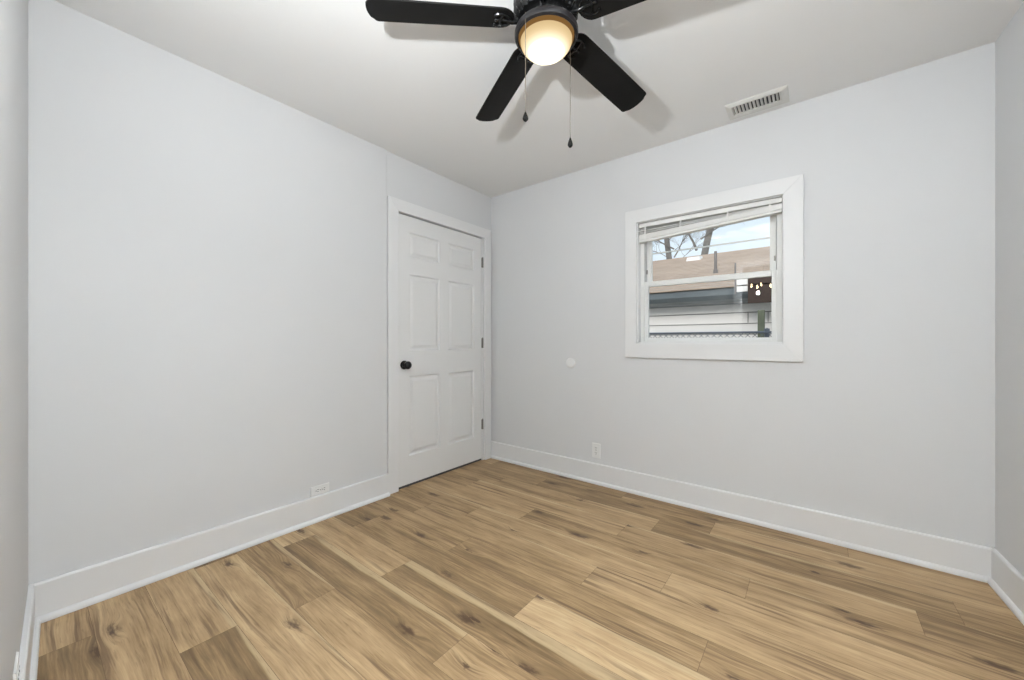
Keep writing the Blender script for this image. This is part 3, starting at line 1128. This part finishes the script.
# lapped boards, each leaning out at its foot
z = GZ
zlist = [1.560, 1.500, 1.347]
while zlist[-1] > GZ + 0.16:
    zlist.append(zlist[-1] - 0.153)
zlist.append(GZ)
for za, zb_ in zip(zlist[1:], zlist[2:]):
    mb.hexa([(NX0, 6.282, zb_), (NX1, 6.282, zb_), (NX1, 6.40, zb_), (NX0, 6.40, zb_),
             (NX0, 6.298, za), (NX1, 6.298, za), (NX1, 6.40, za), (NX0, 6.40, za)])
build_in(mb, 'siding', M['siding'], nb)
mb = MB()
rr_ = random.Random(3)
for za, zb_ in zip(zlist[1:], zlist[2:]):
    mb.box(NX0, NX1, 6.284, 6.300, za - 0.009, za + 0.004)
    x = NX0 + rr_.random() * 3
    while x < NX1:
        mb.box(x, x + 0.008, 6.279, 6.29, zb_ + 0.004, za - 0.006)
        x += 2.6
for x in (-0.722,):
    mb.box(x, x + 0.010, 6.279, 6.30, 1.352, 1.494)
build_in(mb, 'siding_seams', M['seam'], nb)
mb = MB()
mb.box(NX0, NX1, 6.27, 6.40, 1.503, 1.62)
build_in(mb, 'frieze_board', M['siding'], nb)
mb = MB()
# rounded gutter and soffit, in weathered dark grey
mb.prism([(NX0, 6.27, 1.615), (NX0, 6.02, 1.630), (NX0, 5.94, 1.66), (NX0, 5.90, 1.72), (NX0, 5.90, 1.812), (NX0, 6.27, 1.812)], (NX1 - NX0, 0, 0))
build_in(mb, 'gutter', M['gutter'], nb, bevel=0.01)
mb = MB()
mb.box(-0.672, 0.9, 5.86, 5.898, 1.585, 1.960)
build_in(mb, 'porch_panel', M['porch'], nb, bevel=0.004, label='dark brown board hanging under the eave')
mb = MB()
mb.box(-0.800, -0.674, 5.86, 5.898, 1.745, 1.960)  # white board added to imitate the doorway's reflection in the lower pane
build_in(mb, 'pane_reflection_board', M['siding'], nb, bevel=0.004)
mb = MB()
mb.tube([(-0.812, 5.85, 1.72), (-0.812, 5.85, 2.13)], 0.010, 10)
build_in(mb, 'conduit', M['pipe'], nb, smooth=True)
mb = MB()
sl = (3.045 - 1.83) / (9.5 - 5.86)
nco = 22
for k in range(nco):      # shingle courses
    ya = 5.86 + (9.5 - 5.86) * k / nco
    yc = 5.86 + (9.5 - 5.86) * (k + 1) / nco + 0.03
    za = 1.822 + (ya - 5.86) * sl
    zc = 1.822 + (yc - 5.86) * sl
    mb.hexa([(NX0 - .3, ya, za - .005), (NX1 + .3, ya, za - .005), (NX1 + .3, yc, zc - .012), (NX0 - .3, yc, zc - .012),
             (NX0 - .3, ya, za + .012), (NX1 + .3, ya, za + .012), (NX1 + .3, yc, zc), (NX0 - .3, yc, zc)])
mb.prism([(NX0 - .3, 9.5, 3.045), (NX0 - .3, 13.1, 1.83), (NX0 - .3, 13.1, 1.80), (NX0 - .3, 9.5, 3.0)], (NX1 - NX0 + .6, 0, 0))
build_in(mb, 'roof', M['roof'], nb)
mb = MB()
mb.lathe([(0.035, 2.20), (0.03, 2.26), (0.022, 2.27), (0.022, 2.56), (0, 2.56)], 16, Matrix.Translation((-1.254, 7.0, 0)))
build_in(mb, 'vent_pipe', M['pipe'], nb, smooth=True)
mb = MB()
mb.hexa([(-2.15, 8.75, 2.76), (-1.85, 8.75, 2.76), (-1.85, 9.05, 2.86), (-2.15, 9.05, 2.86),
         (-2.12, 8.78, 2.875), (-1.88, 8.78, 2.875), (-1.88, 9.05, 2.93), (-2.12, 9.05, 2.93)])
build_in(mb, 'roof_vent', M['siding'], nb, bevel=0.01)

# chain-link fence
fn = tag(empty('chain_link_fence', (-0.9, 4.6, GZ)), 'grey chain-link fence with top rail outside, in front of the white siding', 'fence')
FX0, FX1, FT = -3.6, 1.6, 1.180
mb = MB()
mb.tube([(FX0, 4.6, FT), (FX1, 4.6, FT)], 0.012, 12)
build_in(mb, 'top_rail', M['galv'], fn, smooth=True)
mb = MB()
pitch = 0.062
H_ = FT - GZ - 0.03
nn = int((FX1 - FX0 + H_) / pitch) + 2
for k in range(nn):
    xa = FX0 - H_ + k * pitch
    for s in (1, -1):
        a = (xa, GZ + .03) if s == 1 else (xa, FT - 0.004)
        c = (xa + H_, FT - 0.004) if s == 1 else (xa + H_, GZ + .03)
        # clip to the span
        (x1, z1), (x2, z2) = a, c
        t0_ = max(0, (FX0 - x1) / (x2 - x1))
        t1_ = min(1, (FX1 - x1) / (x2 - x1))
        if t1_ <= t0_:
            continue
        mb.tube([(x1 + (x2 - x1) * t0_, 4.578 + s * .0015, z1 + (z2 - z1) * t0_), (x1 + (x2 - x1) * t1_, 4.578 + s * .0015, z1 + (z2 - z1) * t1_)], 0.0028, 4)
build_in(mb, 'wire_mesh', M['galv'], fn)
for x in (FX0 + 0.1, -0.365, FX1 - 0.1):
    mb = MB()
    mb.tube([(x, 4.62, GZ), (x, 4.62, FT + 0.02)], 0.022, 12)
    mb.lathe([(0.026, FT + .01), (0.024, FT + .035), (0, FT + .045)], 12, Matrix.Translation((x, 4.62, 0)))
    build_in(mb, 'post', M['galv'], fn, smooth=True)

mb = MB()
mb.box(-0.524, -0.455, 5.45, 5.52, 0, 1.462 - GZ)
po = mb.build('wooden_post', M['post'], None, bevel=0.004)
po.location = (0, 0, GZ)
tag(po, 'weathered green-grey wooden post behind the chain-link fence', 'post')


# bare trees behind the roof
def tree(base, top, r0, r1, seed, label, fork=None):
    t = tag(empty('bare_tree', (base[0], base[1], GZ)), label, 'tree', 'bare trees behind the house')
    mb = MB()
    b_, t_ = Vector((0, 0, 0)), Vector(top) - Vector((base[0], base[1], GZ))
    pts = [b_.lerp(t_, k / 8) + Vector((math.sin(k * 1.3 + seed) * .03 * (k > 0), 0, 0)) for k in range(9)]
    mb.tube(pts, [r0 + (r1 - r0) * k / 8 for k in range(9)], 12)
    mb.build('trunk', M['bark'], t, smooth=True)
    r_ = random.Random(seed)

    mb = MB()

    def grow(p, d, ln, rad, depth):
        path = [p]
        q = p
        dd = d.copy()
        for i in range(4):
            dd = (dd + Vector((r_.uniform(-.25, .25), r_.uniform(-.25, .25), r_.uniform(-.12, .2)))).normalized()
            q = q + dd * ln / 4
            path.append(q)
        mb.tube(path, [rad * (1 - 0.17 * i) for i in range(5)], 5)
        if depth > 0:
            for i in range(2, 5):
                for _ in range(2 if i < 4 else 2):
                    nd = (dd + Vector((r_.uniform(-1, 1), r_.uniform(-1, 1), r_.uniform(-.35, .75)))).normalized()
                    grow(path[i], nd, ln * r_.uniform(.5, .75), rad * 0.45, depth - 1)

    for k in range(6, 9):
        for _ in range(2):
            a = r_.uniform(0, 6.28)
            grow(pts[k], Vector((math.cos(a), math.sin(a), r_.uniform(.3, 1))).normalized(), r_.uniform(1.4, 2.2), r1 * .45, 3)
    if fork:
        for p0, p1, rad in fork:
            o_ = Vector((base[0], base[1], GZ))
            grow(Vector(p0) - o_, (Vector(p1) - Vector(p0)).normalized(), (Vector(p1) - Vector(p0)).length, rad, 3)
    mb.build('branches', M['bark'], t)
    return t


tree((-3.40, 14, 0), (-4.42, 14.2, 7.5), 0.13, 0.07, 5, 'bare tree trunk leaning left behind the roof, left one in the upper pane',
     [((-3.80, 14, 4.3), (-4.6, 13.8, 4.9), .03), ((-3.8, 14, 4.0), (-3.2, 13.9, 4.9), .025),
      ((-3.85, 14, 3.9), (-4.5, 13.7, 4.4), .014), ((-3.9, 14, 4.2), (-3.3, 13.8, 4.5), .014), ((-3.75, 14, 3.8), (-3.1, 13.8, 4.2), .012), ((-4.0, 14, 4.5), (-4.7, 13.9, 4.7), .014), ((-4.0, 14, 4.6), (-3.4, 13.7, 5.2), .014)])
tree((-5.143, 20, 0), (-3.214, 20.143, 9.534), 0.21, 0.115, 11, 'forked bare tree trunk leaning right behind the roof, right one in the upper pane',
     [((-4.400, 20.000, 5.463), (-5.357, 19.857, 7.106), .065), ((-4.114, 20.000, 6.391), (-2.714, 19.714, 6.677), .05), ((-4.214, 20.000, 5.963), (-3.143, 19.714, 6.534), .043)])
